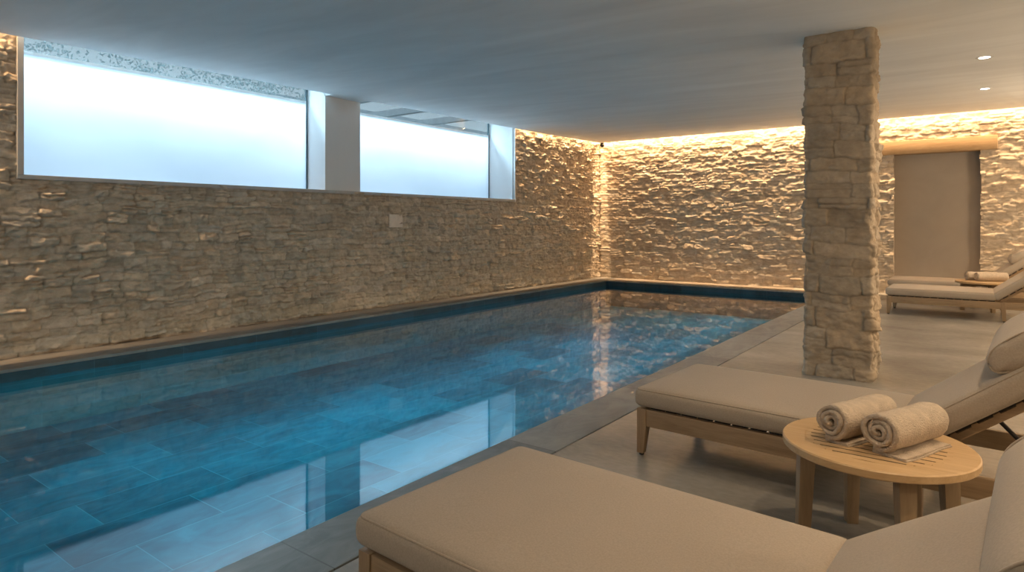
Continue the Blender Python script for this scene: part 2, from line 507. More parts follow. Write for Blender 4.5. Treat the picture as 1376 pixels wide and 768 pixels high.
# stone pillar: closed surface round a rounded rectangle
def pillar():
    x0, x1, y0, y1 = -1.318, -0.772, 6.19, 6.60
    rc = 0.030
    pts = []
    def seg(a, b, nrm, n):
        for k in range(n):
            t = k / n; pts.append((a[0] + (b[0] - a[0]) * t, a[1] + (b[1] - a[1]) * t, nrm[0], nrm[1]))
    def arc(cx, cy, a0, n=6):
        for k in range(n):
            a = a0 + PI / 2 * k / n; pts.append((cx + rc * math.cos(a), cy + rc * math.sin(a), math.cos(a), math.sin(a)))
    st = 0.0085
    nx = int((x1 - x0) / st); ny = int((y1 - y0) / st)
    seg((x0 + rc, y0), (x1 - rc, y0), (0, -1), nx); arc(x1 - rc, y0 + rc, -PI / 2)
    seg((x1, y0 + rc), (x1, y1 - rc), (1, 0), ny); arc(x1 - rc, y1 - rc, 0)
    seg((x1 - rc, y1), (x0 + rc, y1), (0, 1), nx); arc(x0 + rc, y1 - rc, PI / 2)
    seg((x0, y1 - rc), (x0, y0 + rc), (-1, 0), ny); arc(x0 + rc, y0 + rc, PI)
    pts.append(pts[0])
    A = np.array(pts)
    s = np.concatenate([[0], np.cumsum(np.hypot(np.diff(A[:, 0]), np.diff(A[:, 1])))])
    z = np.arange(0.0, 3.10, 0.0095)
    U, Z = np.meshgrid(s, z, indexing='ij')
    H, col = rubble(U, Z, 58, (0.125, 0.18), (0.22, 0.46), 0, s[-1], 0.85, (0.47, 0.40, 0.315), 0.72)
    # close the seam (on the hidden left side)
    L = s[-1]; k = np.clip((U - (L - 0.1)) / 0.1, 0, 1)
    H = H * (1 - k) + H[0:1, :] * k
    P = np.stack([A[:, 0][:, None] + H * A[:, 2][:, None], A[:, 1][:, None] + H * A[:, 3][:, None], Z], -1)
    o = grid_object('stone_pillar', P, col, None, M['stone'])
    tag(o, 'square rubble stone pillar standing on the concrete floor beside the pool', 'pillar')
pillar()

# ------------------------------------------------------------------ ceiling, floor, plain walls
def ceiling():
    bm = bmesh.new()
    xs = [CX] + list(np.linspace(-7.4, XR, 40)); ys = [YF] + list(np.linspace(-1.8, CY, 56))
    lo = [[bm.verts.new((x, y, ceil_z(x, y))) for y in ys] for x in xs]
    for i in range(len(xs) - 1):
        for j in range(len(ys) - 1):
            bm.faces.new((lo[i][j], lo[i][j + 1], lo[i + 1][j + 1], lo[i + 1][j]))
    # slab edges facing the cove gaps
    a = [bm.verts.new((CX, y, TOP)) for y in ys]
    for j in range(len(ys) - 1): bm.faces.new((lo[0][j], a[j], a[j + 1], lo[0][j + 1]))
    b = [a[-1]] + [bm.verts.new((x, CY, TOP)) for x in xs[1:]]
    for i in range(len(xs) - 1): bm.faces.new((lo[i][-1], b[i], b[i + 1], lo[i + 1][-1]))
    # lid over everything
    add_box(bm, (-8.55, YF - 0.1, TOP), (XR + 0.1, YB + 0.5, TOP + 0.1))
    # return of the soffit against the pier between the windows
    zc = ceil_z(CX, 6.3)
    add_box(bm, (XL - 0.02, W1[1], zc), (CX + 0.002, W2[0], TOP))
    return struct('ceiling', bm, M['ceiling'])
ceiling()

bm = bmesh.new()
add_box(bm, (PX1 + 0.362, YF, -0.25), (XR, YB + 0.4, 0.0))
struct('floor', bm, M['floor'])
bm = bmesh.new(); add_box(bm, (XR, YF - 0.1, -0.25), (XR + 0.1, YB + 0.5, TOP)); struct('wall_right', bm, M['far'])
bm = bmesh.new(); add_box(bm, (-8.7, YF - 0.1, -0.25), (XR + 0.1, YF, TOP)); struct('wall_front', bm, M['far'])

# pool basin
bm = bmesh.new(); add_box(bm, (PX0 - 0.1, PY0 - 0.1, POOL_Z - 0.1), (PX1 + 0.1, PY1 + 0.1, POOL_Z))
struct('pool_floor', bm, M['basin'])
bm = bmesh.new()
add_box(bm, (PX0 - 0.12, PY0 - 0.1, POOL_Z), (PX0, PY1 + 0.1, -0.03))
add_box(bm, (PX1, PY0 - 0.1, POOL_Z), (PX1 + 0.12, PY1 + 0.1, -0.03))
struct('pool_basin', bm, M['basinw'])
bm = bmesh.new()
add_box(bm, (PX0, PY1, POOL_Z), (PX1, PY1 + 0.12, -0.03))
add_box(bm, (PX0, PY0 - 0.12, POOL_Z), (PX1, PY0, -0.03))
struct('pool_basin', bm, M['basinb'])
# copings
bm = bmesh.new(); add_box(bm, (PX1 - 0.01, YF, -0.03), (PX1 + 0.35, YB, 0.0), 0.004)
add_box(bm, (PX1 + 0.12, YF, -0.25), (PX1 + 0.362, YB, -0.012))
add_box(bm, (PX0 + 0.0, YF, -0.03), (PX1 - 0.01, PY0, 0.0), 0.004)
struct('pool_coping', bm, M['coping'])
bm = bmesh.new(); add_box(bm, (XL - 0.1, YF, -0.03), (PX0 + 0.01, YB + 0.1, 0.0), 0.004)
struct('pool_coping', bm, M['copingl'])
bm = bmesh.new(); add_box(bm, (PX0 + 0.01, PY1 - 0.01, -0.03), (PX1 - 0.01, YB + 0.1, 0.0), 0.004)
struct('pool_coping', bm, M['copingb'])

# water surface
bm = bmesh.new()
nx, ny = 30, 60
bm.free()
wv = [(PX0 + (PX1 - PX0) * i / nx, PY0 + (PY1 - PY0) * j / ny, WATER_Z) for i in range(nx + 1) for j in range(ny + 1)]
wf = [(i * (ny + 1) + j, (i + 1) * (ny + 1) + j, (i + 1) * (ny + 1) + j + 1, i * (ny + 1) + j + 1) for i in range(nx) for j in range(ny)]
w = obj('pool_water', (wv, wf), M['water'], None, True)
tag(w, 'still blue water filling the slate lined indoor pool', 'water')

# ------------------------------------------------------------------ windows
def window(n, y0, y1, gx, mull):
    root = bpy.data.objects.new('window_%d' % n, None); C.objects.link(root)
    root.location = (gx, (y0 + y1) / 2, SILL); root['kind'] = 'structure'
    hw = (y1 - y0) / 2
    top = 3.165 - SILL if n == 1 else 3.185 - SILL
    bm = bmesh.new(); add_box(bm, (-0.012, -hw, 0.0), (0.012, hw - mull, top)); obj('frosted_pane', bm, M['frosted'], root)
    bm = bmesh.new(); add_box(bm, (-0.006, -hw, top + 0.035), (0.006, hw, TOP - SILL)); obj('clear_pane', bm, M['clear'], root)
    bm = bmesh.new(); add_box(bm, (-0.03, -hw, top), (0.014, hw, top + 0.035), 0.004); obj('glazing_rail', bm, M['alu'], root)
    bm = bmesh.new(); add_box(bm, (-0.02, hw - mull - 0.004, 0.0), (0.016, hw - mull + 0.022, TOP - SILL)); obj('glazing_bar', bm, M['bar'], root)
    return root
window(1, W1[0], W1[1], G1, 0.03)
window(2, W2[0], W2[1], G2, 0.03)

# plastered recess: sill, reveals
bm = bmesh.new()
add_box(bm, (G1 - 0.03, W1[0] - 0.02, SILL - 0.03), (XL + 0.0, W1[1] + 0.02, SILL))
add_box(bm, (G2 - 0.03, W2[0] - 0.02, SILL - 0.03), (XL + 0.0, W2[1] + 0.02, SILL))
add_box(bm, (G1 - 0.03, W1[0] - 0.02, SILL - 0.3), (XL - 0.12, W2[1] + 0.02, SILL - 0.03))
add_box(bm, (G1 - 0.03, W1[0] - 0.15, SILL), (XL - 0.09, W1[0], TOP))
add_box(bm, (XL - 0.09, W1[0] - 0.03, SILL), (XL, W1[0], TOP))
add_box(bm, (G2 - 0.03, W2[1], SILL), (XL - 0.09, W2[1] + 0.15, TOP))
add_box(bm, (XL - 0.09, W2[1], SILL), (XL, W2[1] + 0.01, TOP))
struct('trim_1', bm, M['white'])
bm = bmesh.new()
add_box(bm, (G1 - 0.03, W1[1], SILL), (XL + 0.0, W2[0], TOP))
pier = struct('trim_2', bm, M['white'])
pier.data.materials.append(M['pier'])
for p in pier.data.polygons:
    if p.normal.x > 0.9: p.material_index = 1  # side facing the room greyed: its dimmer light put into the plaster colour
# thin frame round the opening
bm = bmesh.new()
add_box(bm, (XL - 0.02, W1[0] - 0.055, SILL - 0.045), (XL + 0.045, W2[1] + 0.0, SILL + 0.0), 0.004)
add_box(bm, (XL - 0.02, W1[0] - 0.055, SILL), (XL + 0.05, W1[0], TOP), 0.004)
struct('trim_3', bm, M['frame'])
bm = bmesh.new()
add_box(bm, (XL - 0.02, W2[1], SILL - 0.045), (XL + 0.04, W2[1] + 0.02, TOP), 0.003)
struct('trim_4', bm, M['white'])

# ------------------------------------------------------------------ outside the windows
rs = np.random.RandomState(3)
def hedge():
    n = 26000
    c = np.stack([rs.uniform(-12.3, -10.6, n), rs.uniform(1.6, 8.6, n), rs.uniform(2.4, 4.9, n)], -1)
    c[:, 2] -= np.abs(rs.normal(0, 0.25, n))
    f = VN(9); keep = fbm(f, c[:, 1] * 1.6, c[:, 2] * 1.9, 3) > -0.10
    c = c[keep]; n = len(c)
    d = rs.normal(size=(n, 3)); d /= np.linalg.norm(d, axis=1)[:, None]
    e = np.cross(d, rs.normal(size=(n, 3))); e /= np.linalg.norm(e, axis=1)[:, None]
    L = rs.uniform(0.018, 0.042, n)[:, None]; W_ = L * 0.42
    V = np.stack([c - d * L, c + e * W_, c + d * L, c - e * W_], 1).reshape(-1, 3)
    F = np.arange(n * 4).reshape(-1, 4)
    o = obj('hedge_foliage', (V.tolist(), F.tolist()), M['leaf'])
    tag(o, 'leafy hedge seen through the clear strip above the left window', 'hedge', None, 'stuff')
hedge()
for k, y in enumerate((9.2, 10.9, 12.6)):
    bm = bmesh.new()
    add_box(bm, (-13.2, y, 3.98 + 0.02 * k), (-9.6, y + 0.14, 4.14 + 0.02 * k), 0.01)
    o = obj('pergola_beam', bm, M['beamw'])
    tag(o, ['white outdoor beam above the right window, nearest the pier', 'white outdoor beam above the middle of the right window', 'white outdoor beam above the far end of the right window'][k], 'beam', 'white beams outside the right window')
bm = bmesh.new(); add_box(bm, (-15.0, -3.0, 1.3), (-8.70, 19.0, 1.5)); add_box(bm, (-8.75, W1[0] - 0.3, 1.2), (G1 - 0.035, W1[1] + 0.3, SILL - 0.02)); add_box(bm, (-8.75, W2[0], 1.2), (G2 - 0.035, W2[1] + 0.3, SILL - 0.02)); struct('ground', bm, M['outg'])
bm = bmesh.new(); add_box(bm, (-13.4, 8.2, 2.0), (-13.2, 18.0, 4.35))
o = obj('garden_wall', bm, M['outw']); tag(o, 'pale garden wall outside beyond the right window', 'wall')

# ------------------------------------------------------------------ doorway, lintel, small fittings
bm = bmesh.new()
add_box(bm, (DX0 - 0.2, YB + 0.20, -0.1), (DX1 + 0.2, YB + 0.25, DZ + 0.1))
struct('door_1', bm, M['door'])
bm = bmesh.new()
add_box(bm, (DX0 - 0.2, YB + 0.012, -0.1), (DX0 - 0.012, YB + 0.2, DZ + 0.05))
add_box(bm, (DX1 + 0.012, YB + 0.012, -0.1), (DX1 + 0.2, YB + 0.2, DZ + 0.05))
struct('trim_5', bm, M['door'])
def lintel():
    t = bmesh.new()
    add_box(t, (-1.86, YB - 0.04, 2.672), (0.165, YB + 0.2, 2.925), 0.010)
    o = obj('lintel_beam', t, M['oak'], None, 40)
    tag(o, 'long oak beam set in the stone wall above the plain doorway', 'beam')
lintel()

bm = bmesh.new(); add_box(bm, (XL - 0.01, 7.20, 1.285), (XL + 0.034, 7.50, 1.50), 0.006)
o = obj('wall_plate', bm, M['plate']); tag(o, 'small pale square plate set in the stone wall below the right window', 'plate')
bm = bmesh.new()
add_cyl(bm, (0, 0, -0.03), 0.045, 0.03, 20, 0.004); 
t = bmesh.new(); bmesh.ops.create_uvsphere(t, u_segments=16, v_segments=10, radius=0.055); bmesh.ops.translate(t, vec=(0, 0, -0.055), verts=t.verts[:]); merge(bm, t)
o = obj('ceiling_sensor', bm, M['dark'], None, True, (-7.66, 14.10, ceil_z(-7.66, 14.1)))
tag(o, 'tiny dark sensor on the ceiling in the far corner above the pool', 'sensor')

# camera frame (level camera, rising lens) -- also used to place the two lamps on the sloping soffit
CAMH = 1.35; FPX = 860.0; YAW = math.atan(637 / 860.0); HZ = 300.0
def on_ceiling(px, py):
    u = (px - 688) / FPX; v = (HZ - py) / FPX
    d = (-math.sin(YAW) + math.cos(YAW) * u, math.cos(YAW) + math.sin(YAW) * u, v)
    zz = 3.3
    for _ in range(20):
        t = (zz - CAMH) / d[2]; zz = ceil_z(d[0] * t, d[1] * t)
    return d[0] * t, d[1] * t, zz

LAMPS = []
def lamp(p, label):
    root = thing('downlight', label, 'light', p, 0, 'ceiling downlights')
    n = 32
    bm = bmesh.new()
    prof = [(0.052, -0.004), (0.075, -0.006), (0.078, 0.0), (0.05, 0.0)]
    rings = [[bm.verts.new((r * math.cos(2 * PI * k / n), r * math.sin(2 * PI * k / n), zz)) for k in range(n)] for r, zz in prof]
    for i in range(4):
        for k in range(n):
            bm.faces.new((rings[i][k], rings[i][(k + 1) % n], rings[(i + 1) % 4][(k + 1) % n], rings[(i + 1) % 4][k]))
    obj('trim_ring', bm, M['beamw'], root, 40)
    bm = bmesh.new(); add_cyl(bm, (0, 0, -0.003), 0.052, 0.003, 32); obj('lens', bm, M['lens'], root)
    LAMPS.append((p[0], p[1], p[2] - 0.02))
lamp(on_ceiling(1323, 77), 'recessed ceiling downlight right of the pillar, nearer of two')
lamp(on_ceiling(1323.5, 119), 'recessed ceiling downlight right of the pillar, farther of two, above the lintel')

# ------------------------------------------------------------------ soft furnishings
def cushion_bm(L, W, T, r=0.028, crown=0.018, step=0.045, sag=0.0):
    """box cushion 0..L, 0..W, 0..T with rounded edges and a gently crowned top"""
    bm = bmesh.new()
    nx = max(4, int(L / step)); ny = max(4, int(W / step)); nz = 4
    def sp(n, l):
        a = [0, r * 0.25, r * 0.55, r] ; inner = list(np.linspace(r, l - r, n + 1))
        return a[:-1] + inner + [l - r * 0.55, l - r * 0.25, l]
    X = sp(nx, L); Y = sp(ny, W); Zs = sp(nz, T)
    cache = {}
    def vert(x, y, zz):
        key = (round(x, 5), round(y, 5), round(zz, 5))
        if key in cache: return cache[key]
        p = Vector((x, y, zz))
        q = Vector((min(max(x, r), L - r), min(max(y, r), W - r), min(max(zz, r), T - r)))
        d = p - q
        if d.length > 1e-6:
            m = max(abs(d.x), abs(d.y), abs(d.z)); p = q + d.normalized() * min(m, r)
        a = 1 - (2 * x / L - 1) ** 4; b = 1 - (2 * y / W - 1) ** 4
        p.z += crown * a * b * (zz / T)
        e = math.sin(PI * zz / T)
        p.y += 0.006 * e * (1 if y > W * .99 else -1 if y < W * .01 else 0)
        p.x += 0.006 * e * (1 if x > L * .99 else -1 if x < L * .01 else 0)
        v = bm.verts.new(p); cache[key] = v; return v
    def face(A, B, fn):
        for i in range(len(A) - 1):
            for j in range(len(B) - 1):
                bm.faces.new((fn(A[i], B[j]), fn(A[i + 1], B[j]), fn(A[i + 1], B[j + 1]), fn(A[i], B[j + 1])))
    face(X, Y, lambda a, b: vert(a, b, T)); face(X, Y, lambda a, b: vert(a, b, 0))
    face(X, Zs, lambda a, b: vert(a, 0, b)); face(X, Zs, lambda a, b: vert(a, W, b))
    face(Y, Zs, lambda a, b: vert(0, a, b)); face(Y, Zs, lambda a, b: vert(L, a, b))
    return bm

def piping_bm(L, W, zz, r=0.028, pr=0.0042):
    pts = []
    o = r * 0.29 - 0.001
    c = 0.03
    x0, x1, y0, y1 = o, L - o, o, W - o
    for (cx, cy, a0) in ((x1 - c, y0 + c, -PI / 2), (x1 - c, y1 - c, 0), (x0 + c, y1 - c, PI / 2), (x0 + c, y0 + c, PI)):
        for k in range(6):
            a = a0 + PI / 2 * k / 5; pts.append((cx + c * math.cos(a), cy + c * math.sin(a), zz))
    out = []
    for i in range(len(pts)):
        p, q = Vector(pts[i]), Vector(pts[(i + 1) % len(pts)])
        n = max(1, int((q - p).length / 0.06))
        for k in range(n): out.append(p.lerp(q, k / n))
    bm = bmesh.new(); add_tube(bm, out, pr, 6, True); return bm

def bolster_bm(W, a, b):
    """head pillow lying across the backrest: soft lens section a x b, length W along y, local x along the rest"""
    bm = bmesh.new(); n = 40; rings = []
    ys = [0, 0.004, 0.012, 0.03] + list(np.linspace(0.06, W - 0.06, 14)) + [W - 0.03, W - 0.012, W - 0.004, W]
    for y in ys:
        e = min(y, W - y); s = 0.90 + 0.10 * (1 - (1 - min(e / 0.06, 1)) ** 2)
        mid = 1 + 0.05 * math.sin(PI * y / W)
        ring = []
        for k in range(n):
            t = 2 * PI * k / n; ct, st = math.cos(t), math.sin(t)
            px = a * math.copysign(abs(ct) ** 0.85, ct) * s
            pz = b * math.copysign(abs(st) ** 0.85, st) * s * mid
            if pz < 0: pz *= 0.72
            w = 0.0035 * math.sin(t * 7 + y * 3) * math.exp(-e / 0.05)
            ring.append(bm.verts.new((px + w, y, pz + w)))
        rings.append(ring)
    for i in range(len(rings) - 1):
        for k in range(n):
            bm.faces.new((rings[i][k], rings[i][(k + 1) % n], rings[i + 1][(k + 1) % n], rings[i + 1][k]))
    for ring, sgn in ((rings[0], -1), (rings[-1], 1)):
        prev = ring
        for q in (0.8, 0.55, 0.3):
            cur = [bm.verts.new((v.co.x * q, v.co.y + sgn * 0.018 * (1 - q * q), v.co.z * q)) for v in ring]
            for k in range(n): bm.faces.new((prev[k], prev[(k + 1) % n], cur[(k + 1) % n], cur[k]))
            prev = cur
        bm.faces.new(prev)
    return bm

def ring_pts(a, b, y, s=0.9, n=40):
    out = []
    for k in range(n):
        t = 2 * PI * k / n; ct, st = math.cos(t), math.sin(t)
        pz = b * math.copysign(abs(st) ** 0.85, st) * s
        out.append((a * math.copysign(abs(ct) ** 0.85, ct) * s * 1.01, y, (pz * 0.72 if pz < 0 else pz) * 1.01))
    return out

LW = 0.87            # lounger width
def leg_bm(x, y, sx, sy, top, w=0.058, wb=0.040):
    bm = bmesh.new()
    # outer faces plumb, inner faces taper to the foot
    x0, x1 = (x, x + sx * w); y0, y1 = (y, y + sy * w)
    xb, yb = x + sx * wb, y + sy * wb
    zs = ((top, x1, y1), (top - 0.1, x1, y1), (0.012, xb, yb))
    rings = []
    for zz, xx, yy in zs:
        rings.append([bm.verts.new(p) for p in ((x0, y0, zz), (xx, y0, zz), (xx, yy, zz), (x0, yy, zz))])
    for A, B in zip(rings, rings[1:]):
        for k in range(4): bm.faces.new((A[k], A[(k + 1) % 4], B[(k + 1) % 4], B[k]))
    bm.faces.new(rings[0]); bm.faces.new(rings[-1])
    bmesh.ops.recalc_face_normals(bm, faces=bm.faces[:])
    bmesh.ops.bevel(bm, geom=bm.edges[:], offset=0.004, segments=2, affect='EDGES', profile=0.6)
    return bm

def make_lounger(loc, rz, label, deg, hp=0.66):
    root = thing('sun_lounger', label, 'sun lounger', loc, rz, 'sun loungers')
    RT, RB, TOT, HINGE, ANG = 0.270, 0.172, 2.02, 1.315, math.radians(deg)
    for y in (0.012, LW - 0.012 - 0.034):
        bm = bmesh.new(); add_box(bm, (0.05, y, RB), (TOT, y + 0.034, RT), 0.004); obj('side_rail', bm, M['wood'], root, 40)
    bm = bmesh.new(); add_box(bm, (0.014, 0.05, RB), (0.046, LW - 0.05, RT), 0.004); obj('end_rail', bm, M['wood'], root, 40)
    bm = bmesh.new(); add_box(bm, (TOT - 0.036, 0.046, RB), (TOT - 0.002, LW - 0.046, RT), 0.004); obj('end_rail', bm, M['wood'], root, 40)
    for x, sx in ((0.004, 1), (1.42, -1)):
        for y, sy in ((0.006, 1), (LW - 0.006, -1)):
            l = obj('leg', leg_bm(x, y, sx, sy, RT + 0.002), M['woodz'], root, 40)
            bm = bmesh.new(); add_cyl(bm, (x + sx * 0.021, y + sy * 0.021, 0.0), 0.014, 0.016, 14, 0.002); obj('foot_glide', bm, M['foot'], l, 40)
    bm = bmesh.new()
    for k in range(13):
        x = 0.075 + k * 0.096
        add_box(bm, (x, 0.04, RT - 0.012), (x + 0.07, LW - 0.04, RT + 0.006), 0.003)
    obj('seat_slats', bm, M['sling_slot_shade'], root, 40)
    # seat cushion
    ct, cz = 0.108, RT + 0.012
    cu = obj('seat_cushion', cushion_bm(HINGE, LW, ct, 0.03), M['fabric'], root, True, (-0.008, 0, cz))
    obj('piping', piping_bm(HINGE, LW, ct - 0.009, 0.03), M['pipe'], cu, True)
    # backrest, tilted about the hinge line
    piv = Vector((HINGE + 0.012, 0, RT + 0.012))
    R = Matrix.Translation(piv) @ Matrix.Rotation(-ANG, 4, 'Y')
    BL = 0.86
    bm = bmesh.new()
    for y in (0.05, LW - 0.084): add_box(bm, (0.02, y, -0.046), (BL, y + 0.034, -0.008), 0.004, R)
    for x in (0.02, BL - 0.036): add_box(bm, (x, 0.084, -0.046), (x + 0.036, LW - 0.084, -0.008), 0.004, R)
    obj('backrest_frame', bm, M['wood'], root, 40)
    bm = bmesh.new()
    for k in range(8): add_box(bm, (0.07 + k * 0.096, 0.05, -0.018), (0.14 + k * 0.096, LW - 0.05, -0.004), 0.002, R)
    obj('backrest_slats', bm, M['sling_slot_shade'], root, 40)
    bm = cushion_bm(BL, LW, ct, 0.03); bmesh.ops.transform(bm, matrix=R, verts=bm.verts[:])
    bk = obj('back_cushion', bm, M['fabric'], root, True)
    bm = piping_bm(BL, LW, ct - 0.009, 0.03); bmesh.ops.transform(bm, matrix=R, verts=bm.verts[:])
    obj('piping', bm, M['pipe'], bk, True)
    # head pillow strapped over the backrest
    pa, pb = 0.145, 0.074
    RP = R @ Matrix.Translation((hp, 0.025, ct + 0.046))
    bm = bolster_bm(LW - 0.05, pa, pb); bmesh.ops.transform(bm, matrix=RP, verts=bm.verts[:])
    pl = obj('head_pillow', bm, M['fabric'], root, True)
    for y in (0.003, LW - 0.053):
        bm = bmesh.new(); add_tube(bm, ring_pts(pa, pb, y, 0.925), 0.0042, 6, True)
        bmesh.ops.transform(bm, matrix=RP, verts=bm.verts[:])
        obj('piping', bm, M['pipe'], pl, True)
    # ratchet support struts under the backrest
    for y in (0.11, LW - 0.11):
        a = R @ Vector((0.42, y, -0.03)); b = Vector((1.94, y, RT - 0.03))
        bm = bmesh.new(); add_tube(bm, [a, b], 0.009, 8); obj('support_strut', bm, M['dark'], root, 40)
    bm = bmesh.new(); add_box(bm, (1.925, 0.046, RT - 0.05), (1.96, LW - 0.046, RT - 0.02), 0.003); obj('cross_bar', bm, M['wood'], root, 40)
    return root

RZ = math.radians(-3.0)
L1 = make_lounger((-1.675, 1.395, 0), RZ, 'oatmeal cushioned teak sun lounger at the front, nearest the camera', 32.5, 0.650)
def more(loc, rz, label):
    c = copy_tree(L2); c.location = loc; c.rotation_euler = (0, 0, rz); c['label'] = label; return c
L2 = make_lounger((-1.648, 3.44, 0), RZ, 'oatmeal cushioned teak sun lounger between the round table and the stone pillar', 37.5, 0.68)
more((-1.20, 11.02, 0), 0, 'sun lounger behind the pillar, in front of the far side table')
more((-1.36, 12.76, 0), 0, 'sun lounger farthest back, in front of the plain doorway under the beam')

# ------------------------------------------------------------------ side tables
def make_table(loc, rz, label):
    root = thing('side_table', label, 'table', loc, rz, 'round teak side tables')
    R_, TH, ZT = 0.352, 0.034, 0.457
    bm = bmesh.new(); n = 72
    ri = 0.262
    prof = [(R_ - 0.005, ZT), (R_, ZT - 0.005), (R_, ZT - TH + 0.005), (R_ - 0.005, ZT - TH), (ri, ZT - TH), (ri, ZT)]
    rings = [[bm.verts.new((r * math.cos(2 * PI * k / n), r * math.sin(2 * PI * k / n), zz)) for k in range(n)] for r, zz in prof]
    m = len(prof)
    for i in range(m):
        for k in range(n):
            bm.faces.new((rings[i][k], rings[i][(k + 1) % n], rings[(i + 1) % m][(k + 1) % n], rings[(i + 1) % m][k]))
    # slats run along x inside the ring, with slots left between them
    ns = 11; gap = 0.010; wd = 2 * ri / ns
    for s in range(ns):
        y0 = -ri + s * wd + gap / 2; y1 = -ri + (s + 1) * wd - gap / 2
        xs = []
        pts = []
        q = 10
        rr = ri + 0.002
        for k in range(q + 1):
            y = y0 + (y1 - y0) * k / q; pts.append((math.sqrt(max(rr * rr - y * y, 1e-5)), y))
        for k in range(q, -1, -1):
            y = y0 + (y1 - y0) * k / q; pts.append((-math.sqrt(max(rr * rr - y * y, 1e-5)), y))
        add_prism(bm, pts, ZT - TH, ZT)
        # solid ends so that the slots stop short of the ring
        if s:
            yy = y0 - gap
            e = math.sqrt(max(rr * rr - yy * yy, 0))
            for sg in (-1, 1):
                add_box(bm, (min(sg * e, sg * (e - 0.022)), yy - 0.0005, ZT - TH), (max(sg * e, sg * (e - 0.022)), yy + gap + 0.0005, ZT - 0.0004))
    obj('tabletop', bm, M['table'], root, 35)
    bm = bmesh.new()
    for a in (PI / 4, 3 * PI / 4):
        Mx = Matrix.Rotation(a - math.radians(18), 4, 'Z')
        add_box(bm, (-0.25, -0.02, ZT - TH - 0.045), (0.25, 0.02, ZT - TH - 0.0072), 0.003, Mx)
    obj('under_frame', bm, M['tablez'], root, 40)
    bm = bmesh.new(); add_cyl(bm, (0, 0, ZT - TH - 0.007), 0.262, 0.006, 48)  # dark disc and fins added as painted shade inside the slots
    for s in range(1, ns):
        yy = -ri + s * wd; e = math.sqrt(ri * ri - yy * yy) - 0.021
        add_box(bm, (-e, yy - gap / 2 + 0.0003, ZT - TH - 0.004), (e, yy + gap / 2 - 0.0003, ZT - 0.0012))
    obj('slot_shade', bm, M['sling_slot_shade'], root, 40)
    for k in range(4):
        a = math.radians(27 + 90 * k)
        bm = bmesh.new()
        w0, w1 = 0.031, 0.024
        r0 = 0.268; r1 = 0.285
        t = bmesh.new()
        A = [t.verts.new((r0 + sx * w0, sy * w0, ZT - TH)) for sx, sy in ((-1, -1), (1, -1), (1, 1), (-1, 1))]
        B = [t.verts.new((r1 + sx * w1, sy * w1, 0.0)) for sx, sy in ((-1, -1), (1, -1), (1, 1), (-1, 1))]
        for i in range(4): t.faces.new((A[i], A[(i + 1) % 4], B[(i + 1) % 4], B[i]))
        t.faces.new(A); t.faces.new(B)
        bmesh.ops.recalc_face_normals(t, faces=t.faces[:])
        bmesh.ops.bevel(t, geom=t.edges[:], offset=0.004, segments=2, affect='EDGES', profile=0.6)
        merge(bm, t, Matrix.Rotation(a, 4, 'Z'))
        obj('leg', bm, M['tablez'], root, 40)
    return root
TB = make_table((-0.362, 2.99, 0), 0, 'round slatted teak side table between the two near loungers')
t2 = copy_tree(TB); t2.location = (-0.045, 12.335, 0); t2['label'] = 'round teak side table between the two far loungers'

# ------------------------------------------------------------------ towels
def roll_bm(L, R_, seed, turns=3.2):
    rs = np.random.RandomState(seed); n = VN(seed)
    bm = bmesh.new()
    pitch = (R_ - 0.016) / turns; th = pitch * 0.84
    K = int(turns * 34); J = 22
    sec = []
    for k in range(K + 1):
        t = k / K; a = t * turns * 2 * PI
        r = 0.016 + (R_ - 0.016) * t
        r *= 1 + 0.05 * math.sin(2 * a + seed) * (1 - t * .6) + 0.03 * math.sin(3 * a + 1.3 * seed)
        a2 = a + (-PI / 2 - turns * 2 * PI) + 0.35          # the loose edge ends underneath
        sec.append((math.cos(a2) * r, math.sin(a2) * r, math.cos(a2) * (r - th), math.sin(a2) * (r - th)))
    grid = []
    for k, s in enumerate(sec):
        row = []
        ej = 0.006 * math.sin(k * 0.11 + seed) + 0.003 * math.sin(k * 0.37)
        for j in range(J + 1):
            x = L * j / J
            if j == 0: x += ej
            if j == J: x += 0.8 * ej
            pu = 0.0035 * float(n(np.array(x * 14.0), np.array(k * 0.21))) + 0.0022 * float(n(np.array(x * 60.0), np.array(k * 0.7)))
            endr = 1 - 0.045 * (math.exp(-j * 1.2) + math.exp(-(J - j) * 1.2))
            row.append([Vector((x, s[0] * endr * (1 + pu / R_), s[1] * endr * (1 + pu / R_))), Vector((x, s[2] * endr, s[3] * endr))])
        grid.append(row)
    zmin = -R_ * 0.955
    V = [[[bm.verts.new((p.x, p.y, max(p.z, zmin + (0.0008 if q else 0)))) for q, p in enumerate(pr)] for pr in row] for row in grid]
    for k in range(K):
        for j in range(J):
            bm.faces.new((V[k][j][0], V[k][j + 1][0], V[k + 1][j + 1][0], V[k + 1][j][0]))
            bm.faces.new((V[k][j][1], V[k + 1][j][1], V[k + 1][j + 1][1], V[k][j + 1][1]))
        for j in (0, J):
            bm.faces.new((V[k][j][0], V[k + 1][j][0], V[k + 1][j][1], V[k][j][1]))
    for k in (0, K):
        for j in range(J):
            bm.faces.new((V[k][j][0], V[k][j + 1][0], V[k][j + 1][1], V[k][j][1]))
    return bm, -zmin

